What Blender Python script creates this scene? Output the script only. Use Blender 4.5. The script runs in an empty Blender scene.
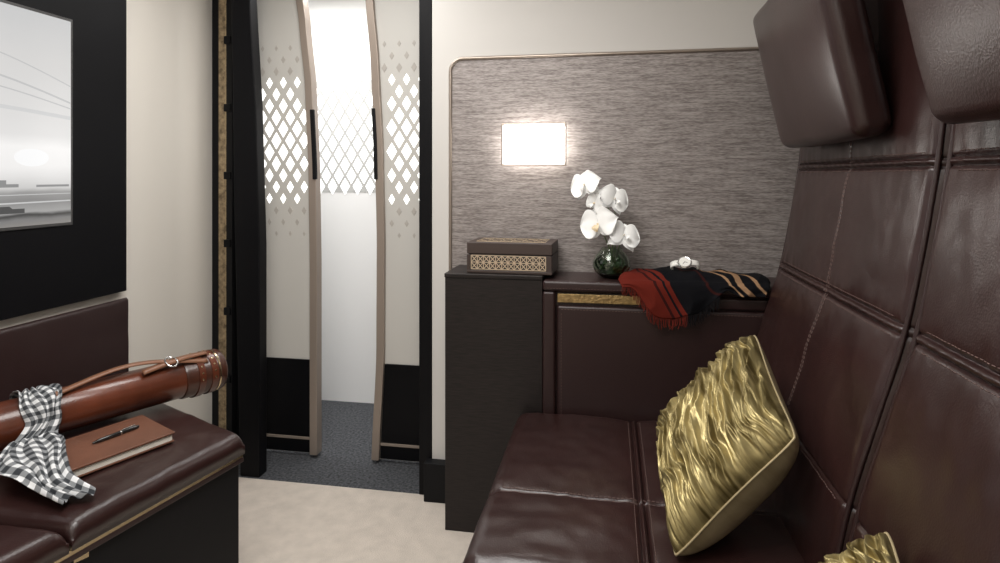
import bpy, math, random
from mathutils import Vector, Matrix, noise
random.seed(7)
S = bpy.context.scene
COL = S.collection
try:
    S.view_settings.view_transform = 'Standard'
except Exception: pass

# ---------------------------------------------------------------- materials
def nodes_of(name):
    m = bpy.data.materials.new(name); m.use_nodes = True
    nt = m.node_tree
    return m, nt, nt.nodes['Principled BSDF']

def mat(name, col, rough=0.5, metal=0.0, bump=0.0, bscale=200.0, var=0.0, vscale=6.0,
        stretch=(1,1,1), coat=0.0, emis=None, estr=0.0, voro=False, sheen=0.0, trans=0.0, bdist=0.002, spec=None):
    m, nt, p = nodes_of(name)
    p.inputs['Base Color'].default_value = (*col, 1)
    p.inputs['Roughness'].default_value = rough
    p.inputs['Metallic'].default_value = metal
    p.inputs['Coat Weight'].default_value = coat
    p.inputs['Sheen Weight'].default_value = sheen
    p.inputs['Transmission Weight'].default_value = trans
    if spec is not None: p.inputs['Specular IOR Level'].default_value = spec
    if emis:
        p.inputs['Emission Color'].default_value = (*emis, 1)
        p.inputs['Emission Strength'].default_value = estr
    tc = nt.nodes.new('ShaderNodeTexCoord'); mp = nt.nodes.new('ShaderNodeMapping')
    mp.inputs['Scale'].default_value = stretch
    nt.links.new(tc.outputs['Object'], mp.inputs['Vector'])
    if var > 0:
        n = nt.nodes.new('ShaderNodeTexNoise'); n.inputs['Scale'].default_value = vscale
        n.inputs['Detail'].default_value = 4
        nt.links.new(mp.outputs[0], n.inputs['Vector'])
        r = nt.nodes.new('ShaderNodeValToRGB')
        r.color_ramp.elements[0].position = .3; r.color_ramp.elements[1].position = .7
        r.color_ramp.elements[0].color = (*[c*(1-var) for c in col], 1)
        r.color_ramp.elements[1].color = (*[min(1, c*(1+var)) for c in col], 1)
        nt.links.new(n.outputs['Fac'], r.inputs['Fac']); nt.links.new(r.outputs['Color'], p.inputs['Base Color'])
    if bump > 0:
        if voro:
            b = nt.nodes.new('ShaderNodeTexVoronoi'); o = b.outputs['Distance']
        else:
            b = nt.nodes.new('ShaderNodeTexNoise'); b.inputs['Detail'].default_value = 3; o = b.outputs['Fac']
        b.inputs['Scale'].default_value = bscale
        nt.links.new(mp.outputs[0], b.inputs['Vector'])
        bn = nt.nodes.new('ShaderNodeBump'); bn.inputs['Strength'].default_value = bump
        bn.inputs['Distance'].default_value = bdist
        nt.links.new(o, bn.inputs['Height']); nt.links.new(bn.outputs[0], p.inputs['Normal'])
    return m

LEA  = mat('leather_plum', (0.026,0.0105,0.0095), .31, bump=.20, bscale=260, voro=True, var=.15, vscale=5, bdist=.0012, spec=.55)
LEA2 = mat('leather_plum_panel', (0.026,0.0120,0.0115), .38, bump=.25, bscale=260, voro=True, bdist=.0012)
THR  = mat('stitch_thread', (0.13,0.08,0.07), .7)
CREAM= mat('wall_paint_cream', (0.76,0.72,0.655), .6, bump=.05, bscale=150)
GREYW= mat('wall_paint_pale', (0.64,0.62,0.59), .6, bump=.05, bscale=150)
CEILM= mat('ceiling_paint', (0.8,0.78,0.75), .7, bump=.03)
BLACK= mat('black_lacquer', (0.004,0.004,0.005), .45, bump=.02, spec=.15)
BLACKM=mat('black_matte', (0.006,0.006,0.007), .55, bump=.03, spec=.2)
WOOD = mat('dark_wenge', (0.013,0.0095,0.009), .45, var=.6, vscale=7, stretch=(3,3,60), bump=.25, bscale=10, bdist=.001, spec=.35)
CARP = mat('carpet_beige', (0.62,0.55,0.48), .95, bump=.8, bscale=260, var=.08, vscale=18, bdist=.004, sheen=.2)
CARPD= mat('carpet_charcoal', (0.060,0.063,0.070), .95, bump=1, bscale=160, var=.7, vscale=90, bdist=.004)
TRIM = mat('champagne_metal', (0.42,0.36,0.31), .35, .8, bump=.02)
EDGE = mat('champagne_lacquer', (0.34,0.28,0.235), .4, .3, bump=.02)
PANEL= mat('door_panel_ivory', (0.58,0.565,0.53), .5, bump=.03)
EMB  = mat('door_diamond_matte', (0.46,0.43,0.395), .35, bump=.02)
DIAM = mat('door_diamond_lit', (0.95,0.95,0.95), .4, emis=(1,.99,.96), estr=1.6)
CORW = mat('corridor_white', (0.88,0.88,0.88), .5, bump=.02)
LATT = mat('corridor_lattice', (0.50,0.50,0.49), .5, bump=.02)
BRASS= mat('brass_engraved', (0.50,0.36,0.17), .32, .95, bump=.5, bscale=120, voro=True, var=.3, vscale=60)
BRASSL= mat('brass_perforated', (0.36,0.28,0.18), .38, .8, bump=.9, bscale=70, voro=True, var=.5, vscale=50)
BRASSP=mat('brass_polished', (0.62,0.50,0.32), .25, 1.0, bump=.02)
DBROWN=mat('box_brown_leather', (0.050,0.033,0.028), .45, bump=.15, bscale=300, voro=True)
BOXIN= mat('box_inlay_dark', (0.035,0.022,0.018), .5, bump=.05)
BOXG = mat('box_inlay_cream', (0.62,0.50,0.36), .4, .3, bump=.05)
TAN  = mat('saddle_leather', (0.10,0.026,0.012), .28, bump=.10, bscale=180, voro=True, var=.45, vscale=9, coat=.2)
TAND = mat('saddle_leather_dark', (0.055,0.018,0.010), .32, bump=.10, bscale=180, voro=True, var=.35, vscale=12, coat=.2)
STRAP= mat('strap_leather', (0.22,0.10,0.055), .4, bump=.1, bscale=200)
FOLIO= mat('folio_leather', (0.14,0.058,0.034), .45, bump=.15, bscale=260, voro=True, var=.15, vscale=10)
PAPER= mat('paper_pages', (0.80,0.76,0.68), .8, bump=.3, bscale=20, stretch=(1,1,60))
STEEL= mat('silver_metal', (0.75,0.75,0.74), .2, 1.0, bump=.01)
PENM = mat('pen_black', (0.01,0.01,0.01), .15, coat=.5, bump=.01)
PETAL= mat('orchid_petal', (0.88,0.88,0.86), .55, bump=.1, bscale=60, sheen=.2, emis=(1,1,1), estr=.05)
LIP  = mat('orchid_lip', (0.75,0.62,0.42), .5, bump=.05)
STEM = mat('orchid_stem', (0.08,0.14,0.035), .5, bump=.05)
LEAF = mat('leaf_green', (0.02,0.05,0.015), .35, bump=.2, bscale=40, var=.4, vscale=30)
WHITE= mat('watch_white', (0.85,0.84,0.80), .3, bump=.01)
GLOW = mat('sconce_diffuser', (1,1,1), .4, emis=(1,.96,.90), estr=9)
SEATB= mat('sofa_base_dark', (0.02,0.012,0.012), .5, bump=.1)

def fabric():
    m, nt, p = nodes_of('slub_wall_fabric')
    tc = nt.nodes.new('ShaderNodeTexCoord')
    outs = []
    for sc, det in (((13,13,170),5), ((55,55,420),2)):
        mp = nt.nodes.new('ShaderNodeMapping'); mp.inputs['Scale'].default_value = sc
        nt.links.new(tc.outputs['Object'], mp.inputs['Vector'])
        n = nt.nodes.new('ShaderNodeTexNoise'); n.inputs['Scale'].default_value = 1; n.inputs['Detail'].default_value = det
        nt.links.new(mp.outputs[0], n.inputs['Vector']); outs.append(n.outputs['Fac'])
    mx = nt.nodes.new('ShaderNodeMath'); mx.operation = 'ADD'
    nt.links.new(outs[0], mx.inputs[0]); nt.links.new(outs[1], mx.inputs[1])
    hf = nt.nodes.new('ShaderNodeMath'); hf.operation='MULTIPLY'; hf.inputs[1].default_value=.5
    nt.links.new(mx.outputs[0], hf.inputs[0])
    r = nt.nodes.new('ShaderNodeValToRGB')
    r.color_ramp.elements[0].position=.38; r.color_ramp.elements[0].color=(.170,.145,.137,1)
    r.color_ramp.elements[1].position=.62; r.color_ramp.elements[1].color=(.40,.362,.345,1)
    nt.links.new(hf.outputs[0], r.inputs['Fac']); nt.links.new(r.outputs['Color'], p.inputs['Base Color'])
    p.inputs['Roughness'].default_value=.5
    p.inputs['Metallic'].default_value=.25
    bn = nt.nodes.new('ShaderNodeBump'); bn.inputs['Strength'].default_value=.4; bn.inputs['Distance'].default_value=.003
    nt.links.new(hf.outputs[0], bn.inputs['Height']); nt.links.new(bn.outputs[0], p.inputs['Normal'])
    return m
FABRIC = fabric()

def gold(name, rough, bump, c0, c1, sc, metal=.65):
    m, nt, p = nodes_of(name)
    tc = nt.nodes.new('ShaderNodeTexCoord'); mp = nt.nodes.new('ShaderNodeMapping'); mp.inputs['Scale'].default_value = sc
    nt.links.new(tc.outputs['UV'], mp.inputs['Vector'])
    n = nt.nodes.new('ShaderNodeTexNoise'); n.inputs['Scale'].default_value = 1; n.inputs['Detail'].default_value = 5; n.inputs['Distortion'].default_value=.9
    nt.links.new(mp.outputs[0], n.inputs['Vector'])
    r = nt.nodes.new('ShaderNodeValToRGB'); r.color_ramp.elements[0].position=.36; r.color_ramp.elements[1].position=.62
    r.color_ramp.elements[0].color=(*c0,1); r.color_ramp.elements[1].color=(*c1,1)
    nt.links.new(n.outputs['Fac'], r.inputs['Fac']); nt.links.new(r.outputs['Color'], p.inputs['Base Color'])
    p.inputs['Metallic'].default_value=metal; p.inputs['Roughness'].default_value=rough
    bn = nt.nodes.new('ShaderNodeBump'); bn.inputs['Strength'].default_value=bump; bn.inputs['Distance'].default_value=.006
    nt.links.new(n.outputs['Fac'], bn.inputs['Height']); nt.links.new(bn.outputs[0], p.inputs['Normal'])
    return m
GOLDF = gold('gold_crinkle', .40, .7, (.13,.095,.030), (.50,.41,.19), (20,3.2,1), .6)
GOLDB = gold('gold_satin', .5, .2, (.36,.29,.16), (.47,.39,.23), (8,5,1), .35)

def gingham():
    m, nt, p = nodes_of('gingham_cloth')
    tc = nt.nodes.new('ShaderNodeTexCoord'); sp = nt.nodes.new('ShaderNodeSeparateXYZ')
    nt.links.new(tc.outputs['UV'], sp.inputs[0])
    st=[]
    for ax, f in (('X',6),('Y',21)):
        a = nt.nodes.new('ShaderNodeMath'); a.operation='MULTIPLY'; a.inputs[1].default_value=f
        nt.links.new(sp.outputs[ax], a.inputs[0])
        b = nt.nodes.new('ShaderNodeMath'); b.operation='FRACT'; nt.links.new(a.outputs[0], b.inputs[0])
        c = nt.nodes.new('ShaderNodeMath'); c.operation='GREATER_THAN'; c.inputs[1].default_value=.5
        nt.links.new(b.outputs[0], c.inputs[0]); st.append(c)
    ad = nt.nodes.new('ShaderNodeMath'); ad.operation='ADD'
    nt.links.new(st[0].outputs[0], ad.inputs[0]); nt.links.new(st[1].outputs[0], ad.inputs[1])
    h = nt.nodes.new('ShaderNodeMath'); h.operation='MULTIPLY'; h.inputs[1].default_value=.5; nt.links.new(ad.outputs[0], h.inputs[0])
    r = nt.nodes.new('ShaderNodeValToRGB'); r.color_ramp.elements[0].color=(.74,.75,.76,1)
    r.color_ramp.elements[1].color=(.030,.034,.040,1)
    e = r.color_ramp.elements.new(.5); e.color=(.22,.23,.24,1)
    nt.links.new(h.outputs[0], r.inputs['Fac']); nt.links.new(r.outputs['Color'], p.inputs['Base Color'])
    p.inputs['Roughness'].default_value=.7
    return m
GING = gingham()

def scarfmat():
    m, nt, p = nodes_of('scarf_wool')
    tc = nt.nodes.new('ShaderNodeTexCoord'); sp = nt.nodes.new('ShaderNodeSeparateXYZ')
    nt.links.new(tc.outputs['UV'], sp.inputs[0])
    k = nt.nodes.new('ShaderNodeMath'); k.operation='MULTIPLY'; k.inputs[1].default_value=.30
    nt.links.new(sp.outputs['Y'], k.inputs[0])
    a = nt.nodes.new('ShaderNodeMath'); a.operation='SUBTRACT'
    nt.links.new(sp.outputs['X'], a.inputs[0]); nt.links.new(k.outputs[0], a.inputs[1])
    r = nt.nodes.new('ShaderNodeValToRGB'); r.color_ramp.interpolation='CONSTANT'
    red=(.12,.014,.008,1); blk=(.0045,.0045,.006,1); cam=(.32,.19,.105,1); dr=(.030,.006,.005,1)
    els=[(0,red),(.03,dr),(.05,red),(.085,blk),(.10,red),(.13,blk),(.36,dr),(.38,blk),(.52,cam),(.54,blk),(.585,cam),(.635,blk),(.72,cam),(.75,blk)]
    r.color_ramp.elements[0].color=red; r.color_ramp.elements[1].position=.999; r.color_ramp.elements[1].color=blk
    for q,c in els[1:]:
        e=r.color_ramp.elements.new(q); e.color=c
    nt.links.new(a.outputs[0], r.inputs['Fac']); nt.links.new(r.outputs['Color'], p.inputs['Base Color'])
    p.inputs['Roughness'].default_value=.95; p.inputs['Specular IOR Level'].default_value=.15
    n = nt.nodes.new('ShaderNodeTexNoise'); n.inputs['Scale'].default_value=500
    nt.links.new(tc.outputs['Object'], n.inputs['Vector'])
    bn = nt.nodes.new('ShaderNodeBump'); bn.inputs['Strength'].default_value=.4; bn.inputs['Distance'].default_value=.001
    nt.links.new(n.outputs['Fac'], bn.inputs['Height']); nt.links.new(bn.outputs[0], p.inputs['Normal'])
    return m
SCARF = scarfmat()
FRINGE = mat('scarf_fringe', (.14,.018,.011), .9, bump=.1, spec=.2)
FRINGEB = mat('scarf_fringe_black', (.008,.008,.01), .9, bump=.1, spec=.2)

def screenmat():
    m, nt, p = nodes_of('tv_screen_picture')
    tc = nt.nodes.new('ShaderNodeTexCoord'); sp = nt.nodes.new('ShaderNodeSeparateXYZ')
    nt.links.new(tc.outputs['Object'], sp.inputs[0])
    mr = nt.nodes.new('ShaderNodeMapRange'); mr.inputs['From Min'].default_value=1.141; mr.inputs['From Max'].default_value=1.817
    nt.links.new(sp.outputs['Z'], mr.inputs['Value'])
    n = nt.nodes.new('ShaderNodeTexNoise'); n.inputs['Scale'].default_value=1; n.inputs['Detail'].default_value=5
    mp = nt.nodes.new('ShaderNodeMapping'); mp.inputs['Scale'].default_value=(1,8,30)
    nt.links.new(tc.outputs['Object'], mp.inputs['Vector']); nt.links.new(mp.outputs[0], n.inputs['Vector'])
    ad = nt.nodes.new('ShaderNodeMath'); ad.operation='MULTIPLY_ADD'; ad.inputs[1].default_value=.03
    nt.links.new(n.outputs['Fac'], ad.inputs[0]); nt.links.new(mr.outputs[0], ad.inputs[2])
    r = nt.nodes.new('ShaderNodeValToRGB')
    r.color_ramp.elements[0].color=(.30,.28,.26,1); r.color_ramp.elements[1].color=(.62,.62,.62,1); r.color_ramp.elements[1].position=1
    for q,c in ((.045,.22),(.065,.05),(.08,.40),(.13,.26),(.17,.34),(.19,.62),(.24,.80),(.29,.92),(.38,.96),(.44,.80),(.54,.76),(.8,.70)):
        e=r.color_ramp.elements.new(q); e.color=(c,c*.985,c*.97,1)
    nt.links.new(ad.outputs[0], r.inputs['Fac'])
    p.inputs['Base Color'].default_value=(.01,.01,.01,1); p.inputs['Roughness'].default_value=.15
    nt.links.new(r.outputs['Color'], p.inputs['Emission Color']); p.inputs['Emission Strength'].default_value=.95
    return m
SCREEN = screenmat()

# ---------------------------------------------------------------- geometry helpers
def root(name, loc=(0,0,0)):
    e = bpy.data.objects.new(name, None); e.location = loc; e.empty_display_size=.05
    COL.objects.link(e); return e

def finish(ob, parent=None):
    COL.objects.link(ob)
    if parent is not None:
        ob.parent = parent
        ob.matrix_parent_inverse = Matrix.Translation(parent.location).inverted()
    return ob

def meshob(name, verts, faces, m, parent=None, smooth=True, uvs=None, mats=None, midx=None):
    me = bpy.data.meshes.new(name); me.from_pydata([tuple(v) for v in verts], [], faces); me.validate(); me.update()
    for mm in (mats or [m]): me.materials.append(mm)
    if smooth:
        me.polygons.foreach_set('use_smooth', [True]*len(me.polygons))
    if uvs:
        ul = me.uv_layers.new(name='UVMap')
        for l in me.loops: ul.data[l.index].uv = uvs[l.vertex_index]
    return finish(bpy.data.objects.new(name, me), parent)

def box(name, a, b, m, parent=None, bevel=.003, seg=3):
    x0,y0,z0=a; x1,y1,z1=b
    v=[(x0,y0,z0),(x1,y0,z0),(x1,y1,z0),(x0,y1,z0),(x0,y0,z1),(x1,y0,z1),(x1,y1,z1),(x0,y1,z1)]
    f=[(0,3,2,1),(4,5,6,7),(0,1,5,4),(1,2,6,5),(2,3,7,6),(3,0,4,7)]
    ob=meshob(name,v,f,m,parent,smooth=bevel>0)
    if bevel>0:
        md=ob.modifiers.new('bev','BEVEL'); md.width=bevel; md.segments=seg
        ob.modifiers.new('wn','WEIGHTED_NORMAL').keep_sharp=True
    return ob

def prism(name, poly, z0, z1, m, parent=None, bevel=.003, axis='z'):
    n=len(poly)
    if axis=='z':
        v=[(x,y,z0) for x,y in poly]+[(x,y,z1) for x,y in poly]
    elif axis=='x':
        v=[(z0,y,z) for y,z in poly]+[(z1,y,z) for y,z in poly]
    else:
        v=[(x,z1,z) for x,z in poly]+[(x,z0,z) for x,z in poly]
    f=[tuple(range(n-1,-1,-1)), tuple(range(n,2*n))]+[(i,(i+1)%n,n+(i+1)%n,n+i) for i in range(n)]
    ob=meshob(name,v,f,m,parent,smooth=False)
    if bevel>0:
        md=ob.modifiers.new('bev','BEVEL'); md.width=bevel; md.segments=2; md.limit_method='ANGLE'; md.angle_limit=.6
    return ob

def gridmesh(name, P, m, parent=None, uv=True, solid=0, sub=0):
    R=len(P); C=len(P[0])
    v=[p for row in P for p in row]
    f=[(i*C+j,i*C+j+1,(i+1)*C+j+1,(i+1)*C+j) for i in range(R-1) for j in range(C-1)]
    uvs=[(j/(C-1), i/(R-1)) for i in range(R) for j in range(C)]
    ob=meshob(name,v,f,m,parent,uvs=uvs)
    if solid:
        md=ob.modifiers.new('sol','SOLIDIFY'); md.thickness=solid; md.offset=0
    if sub:
        md=ob.modifiers.new('sub','SUBSURF'); md.levels=sub; md.render_levels=sub
    return ob

def tube(name, pts, r, m, parent=None, cyclic=False):
    cu=bpy.data.curves.new(name,'CURVE'); cu.dimensions='3D'; cu.bevel_depth=r; cu.bevel_resolution=3; cu.use_fill_caps=True
    sp=cu.splines.new('POLY'); sp.points.add(len(pts)-1)
    for q,p in zip(sp.points,pts): q.co=(*p,1)
    sp.use_cyclic_u=cyclic; sp.use_smooth=True
    cu.materials.append(m)
    return finish(bpy.data.objects.new(name,cu),parent)

def lathe(name, prof, m, o, ax=(0,0,1), parent=None, seg=48):
    ax=Vector(ax).normalized(); o=Vector(o)
    t=Vector((0,0,1)) if abs(ax.z)<.9 else Vector((1,0,0))
    e1=(t-ax*t.dot(ax)).normalized(); e2=ax.cross(e1)
    v=[];f=[]
    for s,r in prof:
        for k in range(seg):
            a=2*math.pi*k/seg; v.append(o+ax*s+(e1*math.cos(a)+e2*math.sin(a))*max(r,1e-5))
    for i in range(len(prof)-1):
        for k in range(seg):
            f.append((i*seg+k,i*seg+(k+1)%seg,(i+1)*seg+(k+1)%seg,(i+1)*seg+k))
    ob=meshob(name,v,f,m,parent)
    ob.modifiers.new('es','EDGE_SPLIT').split_angle=.7
    return ob

def coords(a,b,step,r,seams):
    s=set()
    n=max(2,int((b-a)/step))
    for i in range(n+1): s.add(round(a+(b-a)*i/n,5))
    for k in (0,.01,.04,.1,.2,.33,.5,.75,1): s.add(round(a+r*k,5)); s.add(round(b-r*k,5))
    for q in seams:
        for d in (0,.0015,.003,.0045,.006,.008,.011,.015,.022): s.add(round(q+d,5)); s.add(round(q-d,5))
    return sorted(x for x in s if a-1e-6<=x<=b+1e-6)

def padded(name, u0,u1,v0,v1, mp, thick, r, su, sv, m, parent, puff=.010, gd=.008, gw=.006, step=.02, wr=.0012, nseed=0, gu=None):
    us=coords(u0,u1,step,r,su); vs=coords(v0,v1,step,r,sv)
    if gu is None: gu=gd
    def rd(e):
        return 0 if e>=r else r-math.sqrt(max(0,r*r-(r-e)**2))
    bu=[u0]+sorted(su)+[u1]; bv=[v0]+sorted(sv)+[v1]
    def cell(x,bs):
        for i in range(len(bs)-1):
            if x<=bs[i+1]+1e-9:
                w=bs[i+1]-bs[i]; t=(x-bs[i])/w if w>0 else 0
                return max(0,1-abs(2*t-1)**4)
        return 0
    def h(u,v):
        d=-rd(min(u-u0,u1-u))-rd(min(v-v0,v1-v)); d=max(d,-r*1.15)
        g=0
        for q in su: g=max(g,gu*math.exp(-((u-q)/gw)**2))
        for q in sv: g=max(g,gd*math.exp(-((v-q)/gw)**2))
        cu=cell(u,bu) if gu==gd else .45*cell(u,bu)+.55*cell(u,[u0,u1])
        p=puff*(cu*cell(v,bv))**.5
        pk=0
        for q in sv:
            e=abs(v-q)
            if e<.06: pk+= .0011*math.sin(u*150+3*noise.noise(Vector((u*8,q,0))))*math.exp(-(e/.022))
        w=wr*(noise.noise(Vector((u*9+nseed,v*9,nseed*3.1)))+.5*noise.noise(Vector((u*26,v*22+nseed,1))))*2
        return d+p-g+w+pk
    P=[]
    for v in vs:
        P.append([mp(u,v,h(u,v)) for u in us])
    R=len(vs);C=len(us)
    verts=[p for row in P for p in row]
    faces=[(i*C+j,i*C+j+1,(i+1)*C+j+1,(i+1)*C+j) for i in range(R-1) for j in range(C-1)]
    ring=[(0,j) for j in range(C)]+[(i,C-1) for i in range(1,R)]+[(R-1,j) for j in range(C-2,-1,-1)]+[(i,0) for i in range(R-2,0,-1)]
    base=len(verts)
    for i,j in ring: verts.append(mp(us[j],vs[i],-thick))
    n=len(ring)
    for k in range(n):
        a=ring[k];b=ring[(k+1)%n]
        faces.append((a[0]*C+a[1], base+k, base+(k+1)%n, b[0]*C+b[1]))
    faces.append(tuple(base+k for k in range(n)))
    ob=meshob(name,verts,faces,m,parent)
    me=ob.data
    import bmesh
    bm=bmesh.new(); bm.from_mesh(me); bmesh.ops.recalc_face_normals(bm,faces=bm.faces); bm.to_mesh(me); bm.free()
    return ob,h

def stitches(name, lines, m, parent, L=.007, gap=.004, w=.0010):
    V=[];F=[]
    for fn,length in lines:
        n=int(length/(L+gap))
        for i in range(n):
            s0=i*(L+gap)/length; s1=(i*(L+gap)+L)/length
            p0,nn=fn(s0); p1,_=fn(s1)
            t=(p1-p0).normalized(); sd=t.cross(nn).normalized()*w; up=nn*w
            b=len(V)
            for p in (p0,p1):
                for q in (-sd,up*1.2,sd,-up): V.append(p+q)
            F+= [(b,b+1,b+5,b+4),(b+1,b+2,b+6,b+5),(b+2,b+3,b+7,b+6),(b+3,b,b+4,b+7),(b+3,b+2,b+1,b),(b+4,b+5,b+6,b+7)]
    return meshob(name,V,F,m,parent,smooth=False)

def roundbox(name, hx,hy,hz, r, m, parent, M, puff=.0, n=14, seed=0):
    h=Vector((hx,hy,hz)); verts=[];faces=[];idx={}
    def ax(H):
        s=[-H]+[-H+r*k for k in (.05,.15,.3,.5,.75,1)]
        inner=[-H+r+(2*(H-r))*k/n for k in range(1,n)] if H-r>1e-4 else []
        return sorted(set(round(q,6) for q in s+inner+[-x for x in s]))
    A=[ax(hx),ax(hy),ax(hz)]
    def add(p):
        k=tuple(round(c,5) for c in p)
        if k in idx: return idx[k]
        q=Vector(p); inn=Vector([max(-(h[i]-r),min(h[i]-r,q[i])) for i in range(3)])
        d=q-inn
        if d.length>0: q=inn+d.normalized()*r
        py=1-abs(p[1]/hy)**3; pz=1-abs(p[2]/hz)**3
        q.x += puff*py*pz*(1 if p[0]>0 else -1)*(abs(p[0])/hx)
        q.z += .35*puff*(p[2]/hz)*py
        q += q.normalized()*.0025*noise.noise(q*12+Vector((seed,0,0)))
        idx[k]=len(verts); verts.append(M@q); return idx[k]
    for a in range(3):
        b,c=(a+1)%3,(a+2)%3
        for sgn in (-1,1):
            for i in range(len(A[b])-1):
                for j in range(len(A[c])-1):
                    q=[]
                    for di,dj in ((0,0),(1,0),(1,1),(0,1)):
                        p=[0,0,0]; p[a]=sgn*h[a]; p[b]=A[b][i+di]; p[c]=A[c][j+dj]; q.append(add(p))
                    faces.append(tuple(q if sgn>0 else q[::-1]))
    return meshob(name,verts,faces,m,parent)

# ---------------------------------------------------------------- room shell
XL, XR = -1.83, .88
YW = 2.42
HC = 2.32
box('floor',(XL-.1,-1.1,-.1),(XR+.1,2.43,0),CARP,bevel=0)
box('floor_corridor',(-2.9,2.43,-.1),(XR+.1,3.45,0),CARPD,bevel=0)
box('ceiling',(-2.9,-1.1,HC),(XR+.1,3.45,HC+.08),CEILM,bevel=0)
box('wall_left',(XL-.08,-1.1,0),(XL,2.68,HC),CREAM,bevel=0)
box('wall_right',(XR,-1.1,0),(XR+.08,YW,HC),CREAM,bevel=0)
box('wall_near',(XL,-1.1,0),(XR,-1.02,HC),CREAM,bevel=0)
box('wall_back',(-.709,YW,0),(XR+.08,YW+.10,HC),GREYW,bevel=.004)
box('wall_corridor_far',(-2.9,3.36,0),(XR+.1,3.45,HC),CORW,bevel=0)
box('wall_corridor_left',(-2.98,2.6,0),(-2.9,3.45,HC),CORW,bevel=0)
box('wall_corridor_right',(-.2,2.52,0),(-.12,3.36,HC),CORW,bevel=0)
box('wall_corridor_near',(-2.9,2.68,0),(XL-.08,2.72,HC),CORW,bevel=0)
box('baseboard_back',(-.73,YW-.045,0),(-.6,YW,.155),BLACKM,bevel=.003)

def rounded_path(x0,x1,z0,z1,r,y):
    pts=[(x0,y,z0)]
    for k in range(13):
        a=math.pi-(math.pi/2)*k/12
        pts.append((x0+r+r*math.cos(a),y,z1-r+r*math.sin(a)))
    pts.append((x1,y,z1)); return pts
pp=[(x,z) for x,_,z in rounded_path(-.628,XR-.002,.90,1.763,.05,0)]
pp.append((XR-.002,.90))
up=root('upholstered_wall_panel')
prism('fabric_panel',pp,YW-.006,YW,FABRIC,up,bevel=0,axis='y')
tube('metal_trim',rounded_path(-.63,XR-.002,.90,1.765,.052,YW-.008),.007,TRIM,up)

# ---------------------------------------------------------------- sconce
sc=root('wall_sconce')
box('mount',(-.34,YW-.055,1.38),(-.23,YW-.006,1.445),TRIM,sc,bevel=.003)
box('diffuser',(-.403,YW-.080,1.341),(-.169,YW-.052,1.492),GLOW,sc,bevel=.008)
for nm,a_,b_ in (('rim_bottom',(-.409,1.334),(-.163,1.339)),('rim_right',(-.167,1.334),(-.162,1.497)),('rim_left',(-.410,1.334),(-.405,1.497)),('rim_top',(-.409,1.494),(-.163,1.499))):
    box(nm,(a_[0],YW-.083,a_[1]),(b_[0],YW-.070,b_[1]),TRIM,sc,bevel=.002)

# ---------------------------------------------------------------- side cabinet (wood)
cb=root('wooden_side_cabinet')
box('carcass',(-.595,2.20,.0),(-.237,YW-.006,.925),WOOD,cb,bevel=.002)
box('top',(-.597,2.196,.925),(-.236,YW-.006,.941),WOOD,cb,bevel=.003)

co=root('leather_console')
box('carcass',(-.232,2.215,.0),(XR-.004,YW-.006,.885),LEA2,co,bevel=.004)
box('top',(-.236,2.188,.888),(XR-.004,YW-.006,.927),LEA2,co,bevel=.012,seg=4)
box('stile',(-.236,2.190,.0),(-.190,2.217,.8875),LEA2,co,bevel=.010,seg=4)
box('door_panel',(-.186,2.196,.40),(.80,2.217,.838),LEA2,co,bevel=.012,seg=4)
box('brass_inlay',(-.184,2.203,.848),(.105,2.216,.879),BRASS,co,bevel=.002)
box('leather_rail',(.112,2.198,.842),(.80,2.217,.882),LEA2,co,bevel=.008)
def ln(a,b,n=Vector((0,-1,0))):
    a=Vector(a);b=Vector(b); return (lambda s:(a.lerp(b,s),n)), (b-a).length
stitches('stitching',[ln((-.22,2.1885,.900),(.75,2.1885,.900)),ln((-.170,2.196,.43),(-.170,2.196,.825)),ln((-.170,2.196,.825),(.7,2.196,.825))],THR,co)

# ---------------------------------------------------------------- sofa
sofa=root('leather_sofa')
prof=[(.395,.38),(.41,.45),(.452,.67),(.505,.85),(.548,1.0),(.583,1.18),(.608,1.35),(.626,1.55),(.628,1.75),(.62,1.95)]
def profX(z):
    for i in range(len(prof)-1):
        if z<=prof[i+1][1] or i==len(prof)-2:
            x0,z0=prof[max(i-1,0)];x1,z1=prof[i];x2,z2=prof[i+1];x3,z3=prof[min(i+2,len(prof)-1)]
            t=(z-z1)/(z2-z1)
            m1=(x2-x0)/max(z2-z0,1e-6)*(z2-z1); m2=(x3-x1)/max(z3-z1,1e-6)*(z2-z1)
            return (2*t**3-3*t*t+1)*x1+(t**3-2*t*t+t)*m1+(-2*t**3+3*t*t)*x2+(t**3-t*t)*m2
def bmap(y,z,h):
    dx=(profX(z+.01)-profX(z-.01))/.02
    n=Vector((-1,0,dx)).normalized()
    if h<-.05:
        return Vector((profX(z)-h,y,z))
    return Vector((profX(z),y,z))+n*h
def bnorm(z):
    dx=(profX(z+.01)-profX(z-.01))/.02
    return Vector((-1,0,dx)).normalized()
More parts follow.
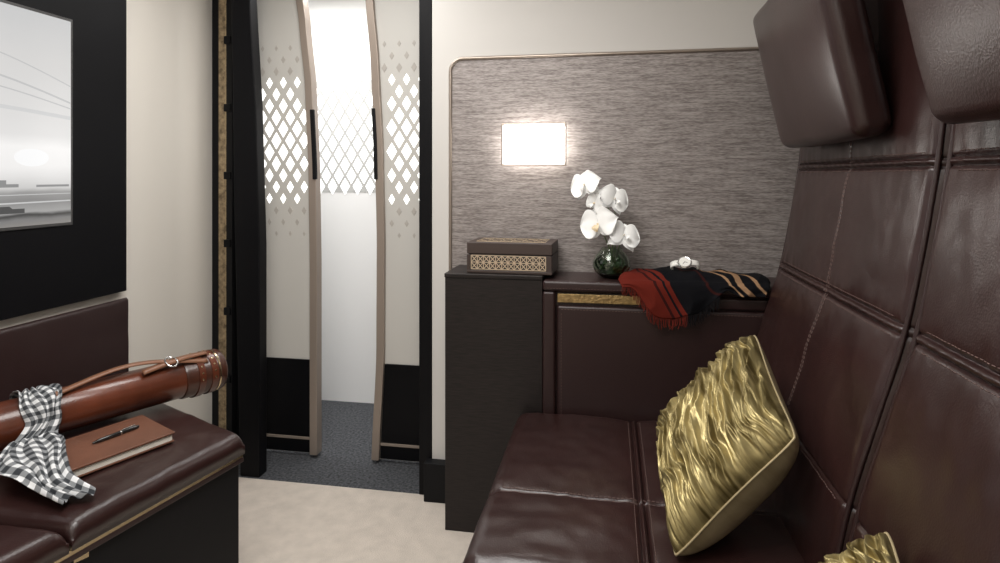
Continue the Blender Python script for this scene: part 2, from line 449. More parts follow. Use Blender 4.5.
for k,(y0,y1) in enumerate(((1.287,2.183),(.372,1.268))):
    ym=(y0+y1)/2
    su=[ym-.02]
    sv2=[.66,.995,1.012,1.318,1.333]
    bk,h=padded('backrest_%d'%(k+1),y0,y1,.38,1.86,bmap,.16,.035,su,sv2,LEA,sofa,puff=.008,gd=.0045,gw=.0045,nseed=k*5,wr=.0018,gu=.0015,step=.0125)
    L=[]
    for off in (-.005,.005):
        L.append(((lambda s,off=off:(bmap(su[0]+off,.45+s*1.38,h(su[0]+off,.45+s*1.38)+.0006),bnorm(.45+s*1.38))),1.38))
    for z in (.66-.008,.995-.010,1.012+.010,1.318-.010,1.333+.010):
        L.append(((lambda s,z=z:(bmap(y0+.05+s*(y1-y0-.1),z,h(y0+.05+s*(y1-y0-.1),z)+.0006),bnorm(z))),y1-y0-.1))
    stitches('backrest_stitching_%d'%(k+1),L,THR,sofa)
    for q,yy in enumerate((y0+.012,y1-.012)):
        tube('backrest_piping_%d_%d'%(k+1,q),[bmap(yy,.42+i*.03,-.006) for i in range(47)],.0055,LEA2,sofa)
    smap=lambda x,y,h:Vector((x,y,.465+h))
    ys=y0+.325
    st,hs=padded('seat_cushion_%d'%(k+1),-.325,.46,y0,y1+.0,smap,.17,.045,[.072,.086],[ys],LEA,sofa,puff=.012,gd=.005,gw=.0045,nseed=k*3+9,wr=.0022,step=.0125)
    L=[]
    up_=Vector((0,0,1))
    for x in (.060,.098): L.append(((lambda s,x=x:(smap(x,y0+.05+s*.8,hs(x,y0+.05+s*.8)+.0006),up_)),.8))
    for dy in (-.010,.010): L.append(((lambda s,dy=dy:(smap(-.28+s*.66,ys+dy,hs(-.28+s*.66,ys+dy)+.0006),up_)),.66))
    stitches('seat_stitching_%d'%(k+1),L,THR,sofa)
    ang=math.radians(-12.3)
    M=Matrix.Translation((.523,y0+.478,1.60))@Matrix.Rotation(ang,4,'Y')
    roundbox('headrest_%d'%(k+1),.042,.308,.218,.032,LEA,sofa,M,puff=.014,seed=k)
    box('headrest_bracket_%d'%(k+1),(.54,y0+.30,1.50),(.66,y0+.66,1.72),LEA2,sofa,bevel=.01)
box('seat_base',(-.27,.372,0),(.50,2.183,.31),SEATB,sofa,bevel=.01)
box('back_shell',(.62,.372,0),(XR-.005,2.183,1.0),SEATB,sofa,bevel=.01)
box('side_arm',(-.30,.27,0),(.80,.365,.66),LEA2,sofa,bevel=.03,seg=5)

# ---------------------------------------------------------------- gold cushions
def pillow(name,B,R,T,L,thick,seed):
    B,R,T,L=map(Vector,(B,R,T,L)); C=(B+R+T+L)/4; U=(R+T-B-L)/4; V=(T+L-B-R)/4
    N=V.cross(U).normalized() if V.cross(U).x<0 else U.cross(V).normalized()
    n=150; rt=root(name,C)
    def pt(u,v,side):
        cu=1-.06*(1-abs(v)**2)*abs(u)**4 ; cv=1-.06*(1-abs(u)**2)*abs(v)**4
        rc=1-.05*(abs(u)*abs(v))**6
        t=thick*(max(0,1-u**4)**.5)*(max(0,1-v**4)**.5)*(1-.22*(u*u+v*v)/2)
        if side<0: t*=1.35
        p=C+U*(u*cu*rc)+V*(v*cv*rc)+N*(t*side)
        if side>0:
            env=(1-u**8)*(1-v**8)
            wx=.9*noise.noise(Vector((u*1.2,v*1.8,seed)))+.18*noise.noise(Vector((u*3,v*5,seed)))
            a=noise.noise(Vector((u*8+seed+wx*3.0,v*.9,seed)))
            b=noise.noise(Vector((u*17+wx*5,v*1.8,seed+4)))
            c3=noise.noise(Vector((u*34+wx*6,v*5,seed+9)))
            p+=N*(env*(.013*(1-abs(a)*3.0)+.008*(1-abs(b)*2.8)+.003*c3-.008))
            p+=U*(env*.006*noise.noise(Vector((u*4,v*6,seed+20))))
        else:
            p+=N*(.004*noise.noise(Vector((u*3,v*3,seed+2))))*(1-u**4)*(1-v**4)
        return p
    g=[math.sin(math.pi/2*(-1+2*i/n))*.35+(-1+2*i/n)*.65 for i in range(n+1)]
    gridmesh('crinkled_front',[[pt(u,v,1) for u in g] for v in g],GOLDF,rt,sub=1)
    gridmesh('satin_back',[[pt(u,v,-1) for u in g[::-1]] for v in g],GOLDB,rt)
    edge=[pt(u,-1,0) for u in g]+[pt(1,v,0) for v in g[1:]]+[pt(u,1,0) for u in g[::-1][1:]]+[pt(-1,v,0) for v in g[::-1][1:-1]]
    tube('seam_piping',edge,.0030,GOLDB,rt,cyclic=True)
    return rt
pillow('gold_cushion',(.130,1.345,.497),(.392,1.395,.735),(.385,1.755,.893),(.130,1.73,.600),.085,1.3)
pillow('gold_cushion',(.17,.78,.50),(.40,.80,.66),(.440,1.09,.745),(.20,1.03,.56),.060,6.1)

# ---------------------------------------------------------------- decorative box
M_=root('decorative_box',(-.36,2.30,.941))
bx0,bx1,by0,by1,bz=-.515,-.200,2.215,2.395,.942
box('base',(bx0+.004,by0+.004,bz),(bx1-.004,by1-.004,bz+.068),BOXIN,M_,bevel=.002)
box('bottom_rail',(bx0,by0,bz),(bx1,by1,bz+.010),DBROWN,M_,bevel=.002)
box('lid',(bx0,by0,bz+.070),(bx1,by1,bz+.112),DBROWN,M_,bevel=.003)
for i,(xa,xb) in enumerate(((bx0,bx0+.012),(bx1-.022,bx1))):
    box('corner_%d'%i,(xa,by0,bz+.01),(xb,by0+.01,bz+.067),DBROWN,M_,bevel=.001)
box('side_panel',(bx1-.005,by0,bz+.01),(bx1,by1,bz+.067),DBROWN,M_,bevel=.001)
def bar(V,F,a,b,w,yy,t=.0015,axis='y'):
    a=Vector(a);b=Vector(b);d=(b-a).normalized();s=Vector((-d.y,d.x))*w
    k=len(V)
    for q in (a-s,b-s,b+s,a+s):
        V.append((q.x,yy,q.y) if axis=='y' else (q.x,q.y,yy))
    for q in (a-s,b-s,b+s,a+s):
        V.append((q.x,yy-t,q.y) if axis=='y' else (q.x,q.y,yy+t))
    F+=[(k+4,k+5,k+6,k+7),(k,k+1,k+5,k+4),(k+1,k+2,k+6,k+5),(k+2,k+3,k+7,k+6),(k+3,k,k+4,k+7)]
def lattice(name,x0,x1,z0,z1,n,yy,m,axis='y',w=.0016,hexa=True):
    V=[];F=[];W=(x1-x0)/n;zm=(z0+z1)/2
    for i in range(n):
        a=x0+i*W;b=a+W;c=(a+b)/2
        if hexa:
            segs=[((a,z0),(b,z1)),((a,z1),(b,z0)),((c,z0),(c,z1)),((a,zm),(c,z1)),((c,z1),(b,zm)),((a,zm),(c,z0)),((c,z0),(b,zm)),((a,zm),(b,zm))]
            for p,q in segs: bar(V,F,p,q,w,yy,axis=axis)
        else:
            for zz0,zz1 in ((z0,zm),(zm,z1)):
                for p,q in (((a,zz0),(b,zz1)),((a,zz1),(b,zz0))): bar(V,F,p,q,w,yy,axis=axis)
        bar(V,F,(a,z0),(a,z1),w,yy,axis=axis)
    for zz in (z0,z1): bar(V,F,(x0,zz),(x1,zz),w*1.0,yy,axis=axis)
    bar(V,F,(x1,z0),(x1,z1),w,yy,axis=axis)
    return meshob(name,V,F,m,M_,smooth=False)
lattice('front_inlay',bx0+.016,bx1-.024,bz+.014,bz+.064,6,by0+.004,BOXG,w=.0014)
lattice('lid_inlay',bx0+.03,bx1-.03,by0+.03,by1-.03,6,bz+.112,BOXG,axis='z',w=.0010,hexa=False)
M_.rotation_euler[2]=math.radians(-2)

# ---------------------------------------------------------------- vase with orchids
va=root('orchid_vase',(.005,2.29,.928))
o=Vector((.005,2.29,.928))
outer=[(0,.0),(0,.030),(.004,.040),(.02,.060),(.04,.068),(.06,.067),(.08,.058),(.095,.045),(.103,.038),(.106,.037),(.106,.034),(.095,.041),(.08,.053),(.06,.062),(.04,.063),(.02,.055),(.009,.036),(.008,0)]
GLASS=mat('green_glass',(.66,.76,.66),.02,trans=1.0,bump=.0)
lathe('glass_bowl',outer,GLASS,o,parent=va)
lathe('moss_filling',[(.010,0),(.011,.030),(.020,.044),(.032,.046),(.040,.035),(.045,0)],LEAF,o,parent=va,seg=32)
for i in range(7):
    a=i*.9+.3; P=[]
    for s in range(9):
        t=s/8; rr=.058*math.sin(.5+t*2.0)
        c=Vector((math.cos(a+t*.6)*rr*.97,math.sin(a+t*.6)*rr*.97,.014+t*.075)); w=.012*math.sin(math.pi*min(1,t*.9+.1))
        d=Vector((-math.sin(a),math.cos(a),0))
        P.append([o+c-d*w,o+c+Vector((0,0,.002)),o+c+d*w])
    gridmesh('leaf_%d'%i,P,LEAF,va)
def flower(name,c,face,size,roll,parent):
    c=Vector(c); f=Vector(face).normalized(); r=Vector((0,0,1)).cross(f).normalized(); u=f.cross(r)
    def P(x,y,z):
        ca,sa=math.cos(roll),math.sin(roll); x,y=x*ca-y*sa,x*sa+y*ca
        return c+r*x*size+u*y*size+f*z*size
    spec=[(math.radians(8),.52,.36,.02,.10),(math.radians(172),.52,.36,.02,.10),(math.radians(90),.50,.20,-.03,.05),(math.radians(218),.48,.18,-.03,.02),(math.radians(322),.48,.18,-.03,.02)]
    for i,(a,L,W,z0,cup) in enumerate(spec):
        rows=[];n=12
        for s in range(n+1):
            t=s/n; w=W*(math.sin(math.pi*t**.75)**.65 if 0<t<1 else 0)+.01
            row=[]
            for k in range(-4,5):
                q=k/4
                x=t*L*(1-.08*q*q*(1 if t>.6 else 0)); y=q*w
                z=z0+cup*math.sin(t*2.4)-.16*t*t+.08*q*q*t+.02*math.sin(q*7+i)*t
                row.append(P(x*math.cos(a)-y*math.sin(a),x*math.sin(a)+y*math.cos(a),z))
            rows.append(row)
        gridmesh('%s_petal_%d'%(name,i),rows,PETAL,parent,solid=.0008,sub=1)
    rows=[]
    for s in range(9):
        t=s/8; w=.10*math.sin(math.pi*(.15+.8*t))
        rows.append([P(q*w,-.02-.20*t,.05+.16*math.sin(t*2.6)+.10*abs(q)) for q in (-1,-.5,0,.5,1)])
    gridmesh(name+'_lip',rows,LIP if name in('flower_4',) else PETAL,parent,solid=.0008,sub=1)
    lathe(name+'_column',[(0,.001),(.002,.003),(.007,.003),(.009,.0)],LIP,P(0,.0,.04),f,parent,seg=12)
FL=[((-.088,2.262,1.262),(-.55,-1,.35),.125,.35),((-.052,2.25,1.200),(-.9,-1,-.1),.085,-.5),((.012,2.262,1.212),(.6,-1,.45),.125,-.45),
    ((-.040,2.235,1.125),(-.35,-1,.2),.145,.25),((.046,2.235,1.083),(.45,-1,.7),.130,-.35)]
for i,(c,f,s,r) in enumerate(FL): flower('flower_%d'%(i+1),c,f,s,r,va)
def bez(p0,p1,p2,n=16):
    p0,p1,p2=map(Vector,(p0,p1,p2)); return [p0*(1-t)**2+p1*2*t*(1-t)+p2*t*t for t in [i/n for i in range(n+1)]]
tube('stem_1',bez((.0,2.29,.95),(.04,2.30,1.22),(-.085,2.272,1.258)),.0022,STEM,va)
tube('stem_2',bez((.01,2.29,.95),(.03,2.29,1.1),(.012,2.272,1.208)),.002,STEM,va)
tube('stem_3',bez((.02,2.28,.96),(.0,2.27,1.05),(-.04,2.245,1.12)),.002,STEM,va)
tube('stem_4',bez((.01,2.28,.96),(.03,2.27,1.03),(.04,2.245,1.08)),.002,STEM,va)

# ---------------------------------------------------------------- scarf
sf=root('plaid_scarf',(.3,2.28,.928))
NX=120
xs=[.040+.490*i/NX for i in range(NX+1)]
def sst(a,b,x):
    t=max(0,min(1,(x-a)/(b-a))); return t*t*(3-2*t)
def drop(x):
    # left end hangs lowest, its lower hem sloping, then the cloth runs back up to the right
    return .014+.085*sst(.06,.15,x)*(1-sst(.27,.40,x))+.020*sst(.10,.18,x)*(1-sst(.20,.27,x))+.020*sst(.38,.44,x)
P=[]
nT=26;nD=18
for r_ in range(nT+nD+1):
    row=[]
    for i,x in enumerate(xs):
        s=i/NX
        env=math.sin(math.pi*min(1,max(0,s*1.0)))**.35 if 0<s<1 else 0
        fold=.009*(1-abs(math.sin(x*30+r_*.05+1.0*noise.noise(Vector((x*6,r_*.08,0))))))+.004*noise.noise(Vector((x*18,r_*.15,3)))
        if r_<=nT:
            t=r_/nT
            yb=2.345+.045*s
            y=yb+(2.180-yb)*t
            bump=.034*(1/(1+math.exp(-(t-.12)*22)))*(1/(1+math.exp((t-.86)*22)))*env
            z=.931+fold*1.2*(.4+env*.6)+bump*(.85+.15*math.sin(x*11))
            if t>.88: z=.934+(z-.934)*(1-t)/.12+.002
            row.append(Vector((x+.012*math.sin(t*5+x*10),y,z)))
        else:
            t=(r_-nT)/nD; d=drop(x)
            y=2.178-.006*min(1,t*4)-fold*1.6*t-.004
            z=.934-.003-d*t
            row.append(Vector((x+.010*math.sin(5+x*10)-.02*t*(x-.2)*3,y,z)))
    P.append(row)
gridmesh('cloth',P,SCARF,sf,solid=.003)
for i in range(0,80):
    p=P[-1][i]
    x=p.x; l=.032+random.uniform(-.008,.008)
    tube('fringe_%d'%i,[Vector((x,p.y,p.z+.002)),Vector((x+random.uniform(-.003,.003),p.y-.001,p.z-l*.5)),Vector((x+random.uniform(-.006,.006),p.y,p.z-l))],.0012,FRINGE if i<52 else FRINGEB,sf)

# ---------------------------------------------------------------- watch
wt=root('wristwatch',(.258,2.25,.98))
wc=Vector((.256,2.238,.996)); fz=Vector((-.1,-.75,.65)).normalized(); rx=Vector((1,0,.0)).cross(fz).normalized(); ex=rx.cross(fz).normalized()
lathe('case',[(-.006,0),(-.006,.021),(-.002,.0235),(.002,.0235),(.004,.021),(.0035,.0192)],STEEL,wc,fz,wt)
lathe('dial',[(.0033,.0),(.0033,.0195)],WHITE,wc,fz,wt)
lathe('crown',[(0,.0),(0,.003),(.004,.003),(.004,0)],STEEL,wc+ex*.0235,ex,wt,seg=12)
for i,(dx,dz) in enumerate(((.006,.008),(-.009,.004))):
    tip=wc+fz*.0042+ex*dx+rx*dz; st=wc+fz*.0042; sd=(tip-st).normalized().cross(fz)*.0006
    meshob('hand_%d'%i,[st-sd,st+sd,tip+sd,tip-sd],[(0,1,2,3)],PENM,wt)
for sgn in (-1,1):
    rows=[]
    for k in range(13):
        t=k/12; a=t*2.6
        c=wc-fz*.002+ex*sgn*(.020+.028*math.sin(a*.9))-fz*(.016*(1-math.cos(a)))
        rows.append([c-rx*.0105,c,c+rx*.0105])
    gridmesh('strap_%d'%(sgn+1),rows,WHITE,wt,solid=.003)

# ---------------------------------------------------------------- left wall TV panel
tv=root('wall_television')
box('black_surround',(XL,.3,.862),(-1.800,2.064,2.12),BLACK,tv,bevel=.004)
box('bezel',(-1.802,.9,1.131),(-1.794,1.818,1.827),mat('bezel_grey',(.10,.10,.10),.3,.5,bump=.01),tv,bevel=.002)
box('screen',(-1.796,.91,1.141),(-1.7925,1.808,1.817),SCREEN,tv,bevel=0)
def pic(name,polys,g):
    m_=mat('picture_'+name,(.01,.01,.01),.2,emis=(g,g,g),estr=.95,bump=.0)
    for i,pl in enumerate(polys): prism('%s_%d'%(name,i),pl,-1.7926,-1.7920,m_,tv,bevel=0,axis='x')
def arc(y0,y1,za,zb,sag,th,n=16):
    c=[(y0+(y1-y0)*k/n, za+(zb-za)*k/n+sag*math.sin(math.pi*k/n)) for k in range(n+1)]
    return c+[(y,z-th) for y,z in reversed(c)]
pic('canopy_rib',[arc(1.0,1.806,1.60,1.545,.05,.006),arc(1.0,1.806,1.56,1.525,.04,.004),arc(1.2,1.806,1.70,1.60,.03,.004)],.56)
pic('canopy_shade',[arc(1.0,1.806,1.50,1.497,.018,.012)],.66)
pic('sun_flare',[[(1.665+.060*math.cos(a*.3142),1.355+.028*math.sin(a*.3142)) for a in range(20)],[(1.50+.06*math.cos(a*.3142),1.40+.05*math.sin(a*.3142)) for a in range(20)]],.99)
pic('distant_building',[[(1.40,1.262),(1.62,1.262),(1.62,1.272),(1.58,1.272),(1.58,1.284),(1.50,1.284),(1.50,1.272),(1.40,1.272)],[(1.68,1.262),(1.80,1.262),(1.80,1.269),(1.68,1.269)]],.28)
pic('runway_line',[[(1.0,1.205),(1.806,1.213),(1.806,1.217),(1.0,1.210)],[(1.0,1.235),(1.806,1.238),(1.806,1.240),(1.0,1.238)]],.62)
pic('vehicle',[[(1.56,1.182),(1.64,1.182),(1.64,1.196),(1.60,1.196),(1.59,1.204),(1.56,1.204)]],.08)

# ---------------------------------------------------------------- ottoman bench
ot=root('leather_bench')
N1=Vector((-1.275,.62,0)); N2=Vector((-1.18,1.19,0)); N3=Vector((-1.083,1.705,0)); Bk=-1.80
def quadmap(a,b,c,d,z0,zs):
    def f(u,v,h):
        p=(a*(1-v/zs)+b*(v/zs))*(1-u/zs)+(d*(1-v/zs)+c*(v/zs))*(u/zs)
        return Vector((p.x,p.y,z0+h))
    return f
padded('cushion_far',0,.6,0,.6,quadmap(N2+Vector((0,.004,0)),N3,Vector((Bk,2.045,0)),Vector((Bk,1.194,0)),.516,.6),.055,.028,[],[],LEA,ot,puff=.012,wr=.0020,step=.0125)
padded('cushion_near',0,.6,0,.6,quadmap(N1,N2-Vector((0,.004,0)),Vector((Bk,1.186,0)),Vector((Bk,.62,0)),.516,.6),.055,.028,[],[],LEA,ot,puff=.012,wr=.0020,nseed=4,step=.0125)
def inset(d): return [(N1.x-d,N1.y+.0),(N2.x-d,N2.y),(N3.x-d*1.2,N3.y-d*.6),(Bk,2.045-d),(Bk,N1.y)]
prism('brass_rail',inset(.004),.450,.464,BRASSP,ot,bevel=.001)
prism('upper_rail',inset(.002),.437,.450,LEA2,ot,bevel=.002)
prism('base',inset(.012),.0,.438,BLACKM,ot,bevel=.004)
prism('brass_latch',[(-1.192,1.20),(-1.176,1.235),(-1.180,1.237),(-1.196,1.20)],.425,.452,BRASSP,ot,bevel=.001)
padded('back_cushion',.62,2.06,.50,.838,lambda y,z,h:Vector((-1.785+h,y,z)),.014,.012,[],[],LEA2,ot,puff=.006)

# ---------------------------------------------------------------- leather tube case
tc_=root('leather_tube_case',(-1.5,1.75,.594))
A=Vector((-1.388,2.022,.604)); d=Vector((-.433,-.901,0)).normalized(); LEN=.70; r0=.064
lathe('tube_body',[(.10,0),(.10,r0),(.3,r0*1.0),(LEN-.02,r0*1.02),(LEN,r0*.9),(LEN,0)],TAN,A,d,tc_,seg=64)
lathe('end_cap',[(0,0),(0,r0*.9),(.004,r0*1.06),(.012,r0*1.13),(.03,r0*1.14),(.034,r0*1.10),(.14,r0*1.08),(.146,r0*1.04),(.146,r0*.9)],TAND,A,d,tc_,seg=64)
for i,s in enumerate((.040,.085)):
    lathe('band_%d'%i,[(s,r0*1.0),(s,r0*1.16),(s+.022,r0*1.16),(s+.022,r0)],TAN,A,d,tc_,seg=64)
lathe('metal_ring',[(.030,r0),(.030,r0*1.15),(.035,r0*1.15),(.035,r0)],BRASSP,A,d,tc_,seg=64)
e1=Vector((0,0,1)); e2=Vector((.901,-.433,0)).normalized()
def onT(s,ph,rr): return A+d*s+(e1*math.cos(ph)+e2*math.sin(ph))*rr
for i,s in enumerate((.051,.096)):
    for k in range(7):
        ph=-.2+k*.30
        lathe('stud_%d_%d'%(i,k),[(0,.0035),(.0015,.003),(.002,0)],BRASSP,onT(s,ph,r0*1.16),(e1*math.cos(ph)+e2*math.sin(ph)),tc_,seg=12)
rows=[]
for k in range(41):
    t=k/40; s=.07+t*.47; ph=.75-.55*math.sin(t*math.pi*.9)+.05*t; rr=r0*1.06+.006+.020*math.sin(t*math.pi)**2
    rows.append([onT(s+.0,ph-.12,rr),onT(s,ph,rr+.002),onT(s,ph+.12,rr)])
gridmesh('carry_strap',rows,STRAP,tc_,solid=.003)
rows=[]
for k in range(21):
    t=k/20; s=.06+t*.22; ph=.30+.30*t; rr=r0*1.16+.004+.008*math.sin(t*math.pi)
    rows.append([onT(s,ph-.13,rr),onT(s,ph,rr+.002),onT(s,ph+.13,rr)])
gridmesh('buckle_strap',rows,STRAP,tc_,solid=.003)
ring=[]
for k in range(20):
    a=2*math.pi*k/20; ring.append(onT(.19+.018*math.cos(a),.50+.26*math.sin(a),r0*1.16+.016))
tube('buckle',ring,.0026,STEEL,tc_,cyclic=True)

# ---------------------------------------------------------------- folio + pen
fo=root('leather_folio',(-1.39,1.55,.53))
Aq,Bq,Cq,Dq=[Vector((x,y,0)) for x,y in ((-1.340,1.320),(-1.235,1.595),(-1.420,1.69),(-1.520,1.43))]
cen=(Aq+Bq+Cq+Dq)/4
def shp(k): return [((p-cen)*k+cen)[:2] for p in (Aq,Bq,Cq,Dq)]
zb=.5325
prism('back_cover',shp(1.0),zb,zb+.004,FOLIO,fo,bevel=.0015)
prism('pages',shp(.965),zb+.004,zb+.022,PAPER,fo,bevel=.001)
prism('front_cover',shp(1.01),zb+.022,zb+.028,FOLIO,fo,bevel=.002)
tube('spine',[Dq+Vector((0,0,zb+.014)),Cq+Vector((0,0,zb+.014))],.014,FOLIO,fo)
pn=root('ballpoint_pen',(-1.35,1.6,.56))
pa=Vector((-1.395,1.475,zb+.0335)); pb=Vector((-1.350,1.620,zb+.0335)); dd=(pb-pa).normalized()
lathe('barrel',[(0,0),(.001,.0022),(.018,.0052),(.06,.0062),(.075,.0062)],PENM,pa,dd,pn,seg=20)
lathe('ring',[(.075,.005),(.075,.0067),(.079,.0067),(.079,.005)],STEEL,pa,dd,pn,seg=20)
lathe('cap',[(.079,.0064),(.12,.0058),(.130,.004),(.132,0)],PENM,pa,dd,pn,seg=20)
tube('clip',[pa+dd*.083+Vector((0,0,.0076)),pa+dd*.12+Vector((0,0,.0078))],.0013,STEEL,pn)

# ---------------------------------------------------------------- gingham necktie / kerchief
tk=root('gingham_kerchief',(-1.4,1.4,.56))
sc0=.555
path=[]
for ph in (-1.3,-.9,-.5,-.1,.3,.7,1.1,1.5):
    path.append(onT(sc0,ph,r0*1.02+.006))
path+= [Vector((-1.555,1.445,.575)),Vector((-1.515,1.405,.573)),Vector((-1.475,1.370,.573)),Vector((-1.43,1.335,.572)),Vector((-1.38,1.310,.568)),Vector((-1.33,1.285,.553)),Vector((-1.27,1.270,.541)),Vector((-1.210,1.258,.537))]
wid=[.030,.036,.040,.044,.050,.050,.044,.044,.056,.070,.080,.078,.058,.042,.036,.036]
Wd=Vector((.45,.89,0)).normalized()
def cr(P,i,t):
    p0=P[max(i-1,0)];p1=P[i];p2=P[min(i+1,len(P)-1)];p3=P[min(i+2,len(P)-1)]
    return (p1*2+(p2-p0)*t+(p0*2-p1*5+p2*4-p3)*t*t+(p1*3-p0-p2*3+p3)*t**3)*.5
rows=[]
for i in range(len(path)-1):
    for q in range(4):
        t=q/4; c=cr(path,i,t); w=wid[i]*(1-t)+wid[i+1]*t
        row=[]
        for k in range(-14,15):
            s=k/14
            crum=.013*abs(math.sin(s*6+i*.45+t*.45))**1.3+.006*abs(noise.noise(Vector((s*3,(i+t)*.4,2))))
            nrm=(c-(A+d*sc0)).normalized() if i<8 else Vector((0,0,1))
            row.append(c+Wd*(s*w+.006*math.sin((i+t)*1.3+s*3))+nrm*crum+Vector((.87,-.49,0))*(.012*math.sin(s*4) if i>8 else 0))
        rows.append(row)
gridmesh('cloth',rows,GING,tk,solid=.002,sub=1)

# ---------------------------------------------------------------- doorway
dr=root('door_frame')
prism('black_post_left',[(-1.573,0),(-1.482,0),(-1.482,1.0),(-1.500,1.6),(-1.525,2.0),(-1.54,HC),(-1.625,HC),(-1.611,1.8),(-1.600,1.1)],2.44,2.50,BLACK,dr,bevel=.004,axis='y')
box('black_post_right',(-.765,2.425,0),(-.712,2.62,HC),BLACK,dr,bevel=.003)
box('black_return',(XL,2.615,0),(-1.64,2.632,HC),BLACKM,dr,bevel=.002)
hs_=root('brass_hinge_strip')
box('strip',(-1.780,2.592,0),(-1.730,2.604,HC-.01),BRASSL,hs_,bevel=.001)
box('black_edge',(-1.730,2.575,0),(-1.700,2.604,HC-.01),BLACKM,hs_,bevel=.001)
for i in range(24):
    z=.06+i*.092
    tube('knuckle_%d'%i,[(-1.736,2.588,z),(-1.736,2.588,z+.06)],.005,BRASSP,hs_)
for i in range(6):
    z=.35+i*.31
    box('lug_%d'%i,(-1.738,2.566,z),(-1.705,2.592,z+.035),BLACK,hs_,bevel=.003)

def diamonds(parent,x0,x1,zlo,zhi,y,pitch,pz,hw,hh,xedge=None,lit=DIAM,tag='',reach=.66,mid=1.475):
    Vl=[];Fl=[];Ve=[];Fe=[]
    row=0;z=zlo
    while z<zhi:
        x=x0+(pitch/2 if row%2 else 0)
        while x<x1:
            e=xedge(z) if xedge else (x0-1,x1+1)
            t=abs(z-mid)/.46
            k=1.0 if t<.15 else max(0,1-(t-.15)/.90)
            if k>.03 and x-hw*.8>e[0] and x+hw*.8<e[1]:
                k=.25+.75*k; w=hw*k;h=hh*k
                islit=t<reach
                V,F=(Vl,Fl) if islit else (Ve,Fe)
                b=len(V); yy=y-.0015
                V+=[(x-w,y,z),(x,y,z-h),(x+w,y,z),(x,y,z+h),(x-w*.85,yy,z),(x,yy,z-h*.85),(x+w*.85,yy,z),(x,yy,z+h*.85)]
                F+=[(b+4,b+5,b+6,b+7),(b,b+1,b+5,b+4),(b+1,b+2,b+6,b+5),(b+2,b+3,b+7,b+6),(b+3,b,b+4,b+7)]
            x+=pitch
        z+=pz/2;row+=1
    meshob('lit_diamonds'+tag,Vl,Fl,lit,parent,smooth=False)
    if Ve: meshob('embossed_diamonds'+tag,Ve,Fe,EMB,parent,smooth=False)

def interp(pts,z):
    if z<=pts[0][1]: return pts[0][0]
    for (a,za),(b,zb_) in zip(pts,pts[1:]):
        if z<=zb_:
            t=(z-za)/(zb_-za); t=t*t*(3-2*t)*.5+t*.5; return a+(b-a)*t
    return pts[-1][0]
Lin=[(-1.322,0),(-1.322,.9),(-1.328,1.3),(-1.345,1.7),(-1.375,2.0),(-1.43,HC)]
Rin=[(-1.060,0),(-1.036,.5),(-1.034,1.0),(-1.042,1.4),(-1.062,1.8),(-1.088,2.1),(-1.12,HC)]
zsamp=[i*(HC-.01)/40 for i in range(41)]
def strip_poly(pts,off0,off1): 
    return [(interp(pts,z)+off0,max(z,.015)) for z in zsamp]+[(interp(pts,z)+off1,max(z,.015)) for z in reversed(zsamp)]
dl=root('sliding_door_leaf'); drr=root('sliding_door_leaf')
prism('panel',[(-1.72,.015)]+[(interp(Lin,z)-.02,max(z,.015)) for z in zsamp]+[(-1.72,HC-.01)],2.67,2.69,PANEL,dl,bevel=0,axis='y')
prism('edge_strip',strip_poly(Lin,-.036,0),2.648,2.70,EDGE,dl,bevel=.003,axis='y')
prism('kick_plate',[(-1.72,.02),(-1.358,.02),(-1.358,.447),(-1.72,.447)],2.662,2.671,BLACK,dl,bevel=.001,axis='y')
prism('kick_rail',[(-1.72,.080),(-1.358,.080),(-1.358,.092),(-1.72,.092)],2.658,2.664,EDGE,dl,bevel=.001,axis='y')
prism('pull_recess',[(interp(Lin,z)-.003+.012,z) for z in [1.28+.04*i for i in range(9)]]+[(interp(Lin,z)-.012,z) for z in [1.60-.04*i for i in range(9)]],2.640,2.652,BLACKM,dl,bevel=.003,axis='y')
prism('pull_recess',[(interp(Rin,z)+.012,z) for z in [1.28+.04*i for i in range(9)]]+[(interp(Rin,z)-.004,z) for z in [1.60-.04*i for i in range(9)]],2.640,2.652,BLACKM,drr,bevel=.003,axis='y')
diamonds(dl,-1.675,-1.34,.92,2.1,2.67,.070,.108,.0245,.040,lambda z:(-1.70,interp(Lin,z)-.034))
prism('panel',[(interp(Rin,z)+.02,max(z,.015)) for z in zsamp]+[(-.70,HC-.01),(-.70,.015)],2.67,2.69,PANEL,drr,bevel=0,axis='y')
prism('edge_strip',strip_poly(Rin,0,.036),2.648,2.70,EDGE,drr,bevel=.003,axis='y')
prism('kick_plate',[(-1.022,.02),(-.70,.02),(-.70,.447),(-1.0,.447)],2.662,2.671,BLACK,drr,bevel=.001,axis='y')
prism('kick_rail',[(-1.02,.080),(-.70,.080),(-.70,.092),(-1.02,.092)],2.658,2.664,EDGE,drr,bevel=.001,axis='y')
diamonds(drr,-1.005,-.70,.92,2.1,2.67,.070,.108,.0245,.040,lambda z:(interp(Rin,z)+.034,-.6))
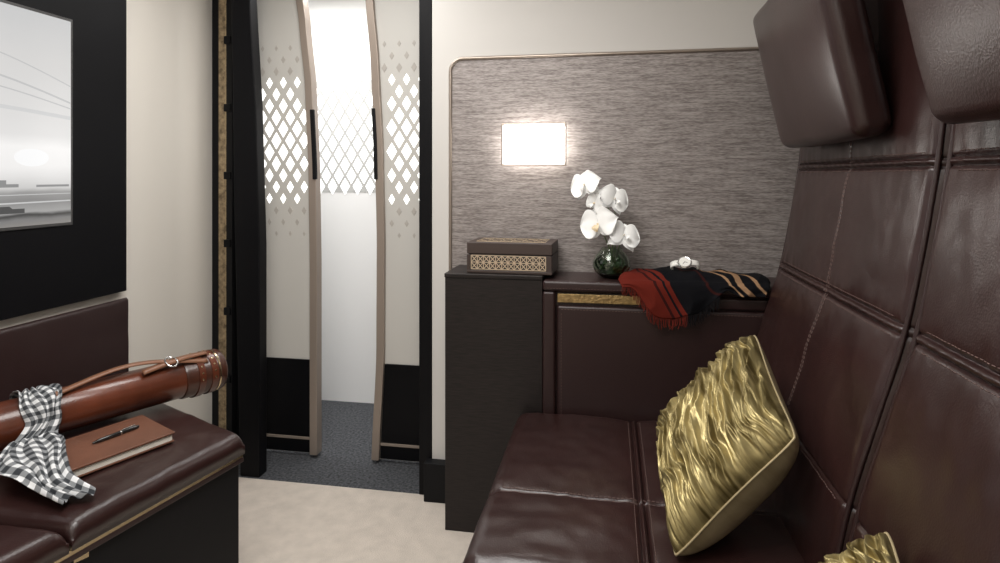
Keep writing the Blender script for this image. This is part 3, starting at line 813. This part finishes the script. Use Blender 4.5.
cs=root('corridor_lattice_screen')
prism('lattice_plate',[(-2.0,0.001),(-.85,0.001),(-.85,2.3),(-2.0,2.3)],3.345,3.357,CORW,cs,bevel=0,axis='y')
prism('lattice_band',[(-1.99,1.20),(-.86,1.20),(-.86,1.84),(-1.99,1.84)],3.343,3.346,LATT,cs,bevel=0,axis='y')
V=[];F=[];row=0;z=1.235
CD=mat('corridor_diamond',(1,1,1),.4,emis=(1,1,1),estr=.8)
while z<1.82:
    x=-1.95+(.038 if row%2 else 0)
    while x<-.89:
        b=len(V); w,h,y=.029,.048,3.341
        V+=[(x-w,y,z),(x,y,z-h),(x+w,y,z),(x,y,z+h)]; F.append((b,b+1,b+2,b+3)); x+=.076
    z+=.061;row+=1
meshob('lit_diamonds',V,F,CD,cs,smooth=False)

# ---------------------------------------------------------------- lights
def area(name,loc,size,power,rot=(0,0,0),col=(1,.98,.955)):
    l=bpy.data.lights.new(name,'AREA'); l.shape='RECTANGLE'; l.size,l.size_y=size; l.energy=power; l.color=col
    o_=bpy.data.objects.new(name,l); o_.location=loc; o_.rotation_euler=rot; COL.objects.link(o_); return o_
area('ceiling_light_main',(-.55,1.0,HC-.03),(.8,1.1),34,col=(1,.975,.945))
area('ceiling_light_entry',(-1.05,2.05,HC-.03),(.5,.35),8)
area('ceiling_light_rear',(-.6,-.5,HC-.03),(1.0,.4),12)
area('corridor_light',(-1.5,2.90,HC-.03),(1.6,.25),17,col=(1,.995,.985))
w=bpy.data.worlds.new('world'); S.world=w; w.use_nodes=True
w.node_tree.nodes['Background'].inputs[0].default_value=(.8,.8,.8,1); w.node_tree.nodes['Background'].inputs[1].default_value=.3

# ---------------------------------------------------------------- camera
cam=bpy.data.cameras.new('camera'); co_=bpy.data.objects.new('camera',cam); COL.objects.link(co_)
co_.location=(0,0,1.3); co_.rotation_euler=(math.radians(90),0,math.atan(110/620))
cam.sensor_width=36; cam.lens=36*.62; cam.shift_y=-.1065; cam.clip_start=.02
S.camera=co_
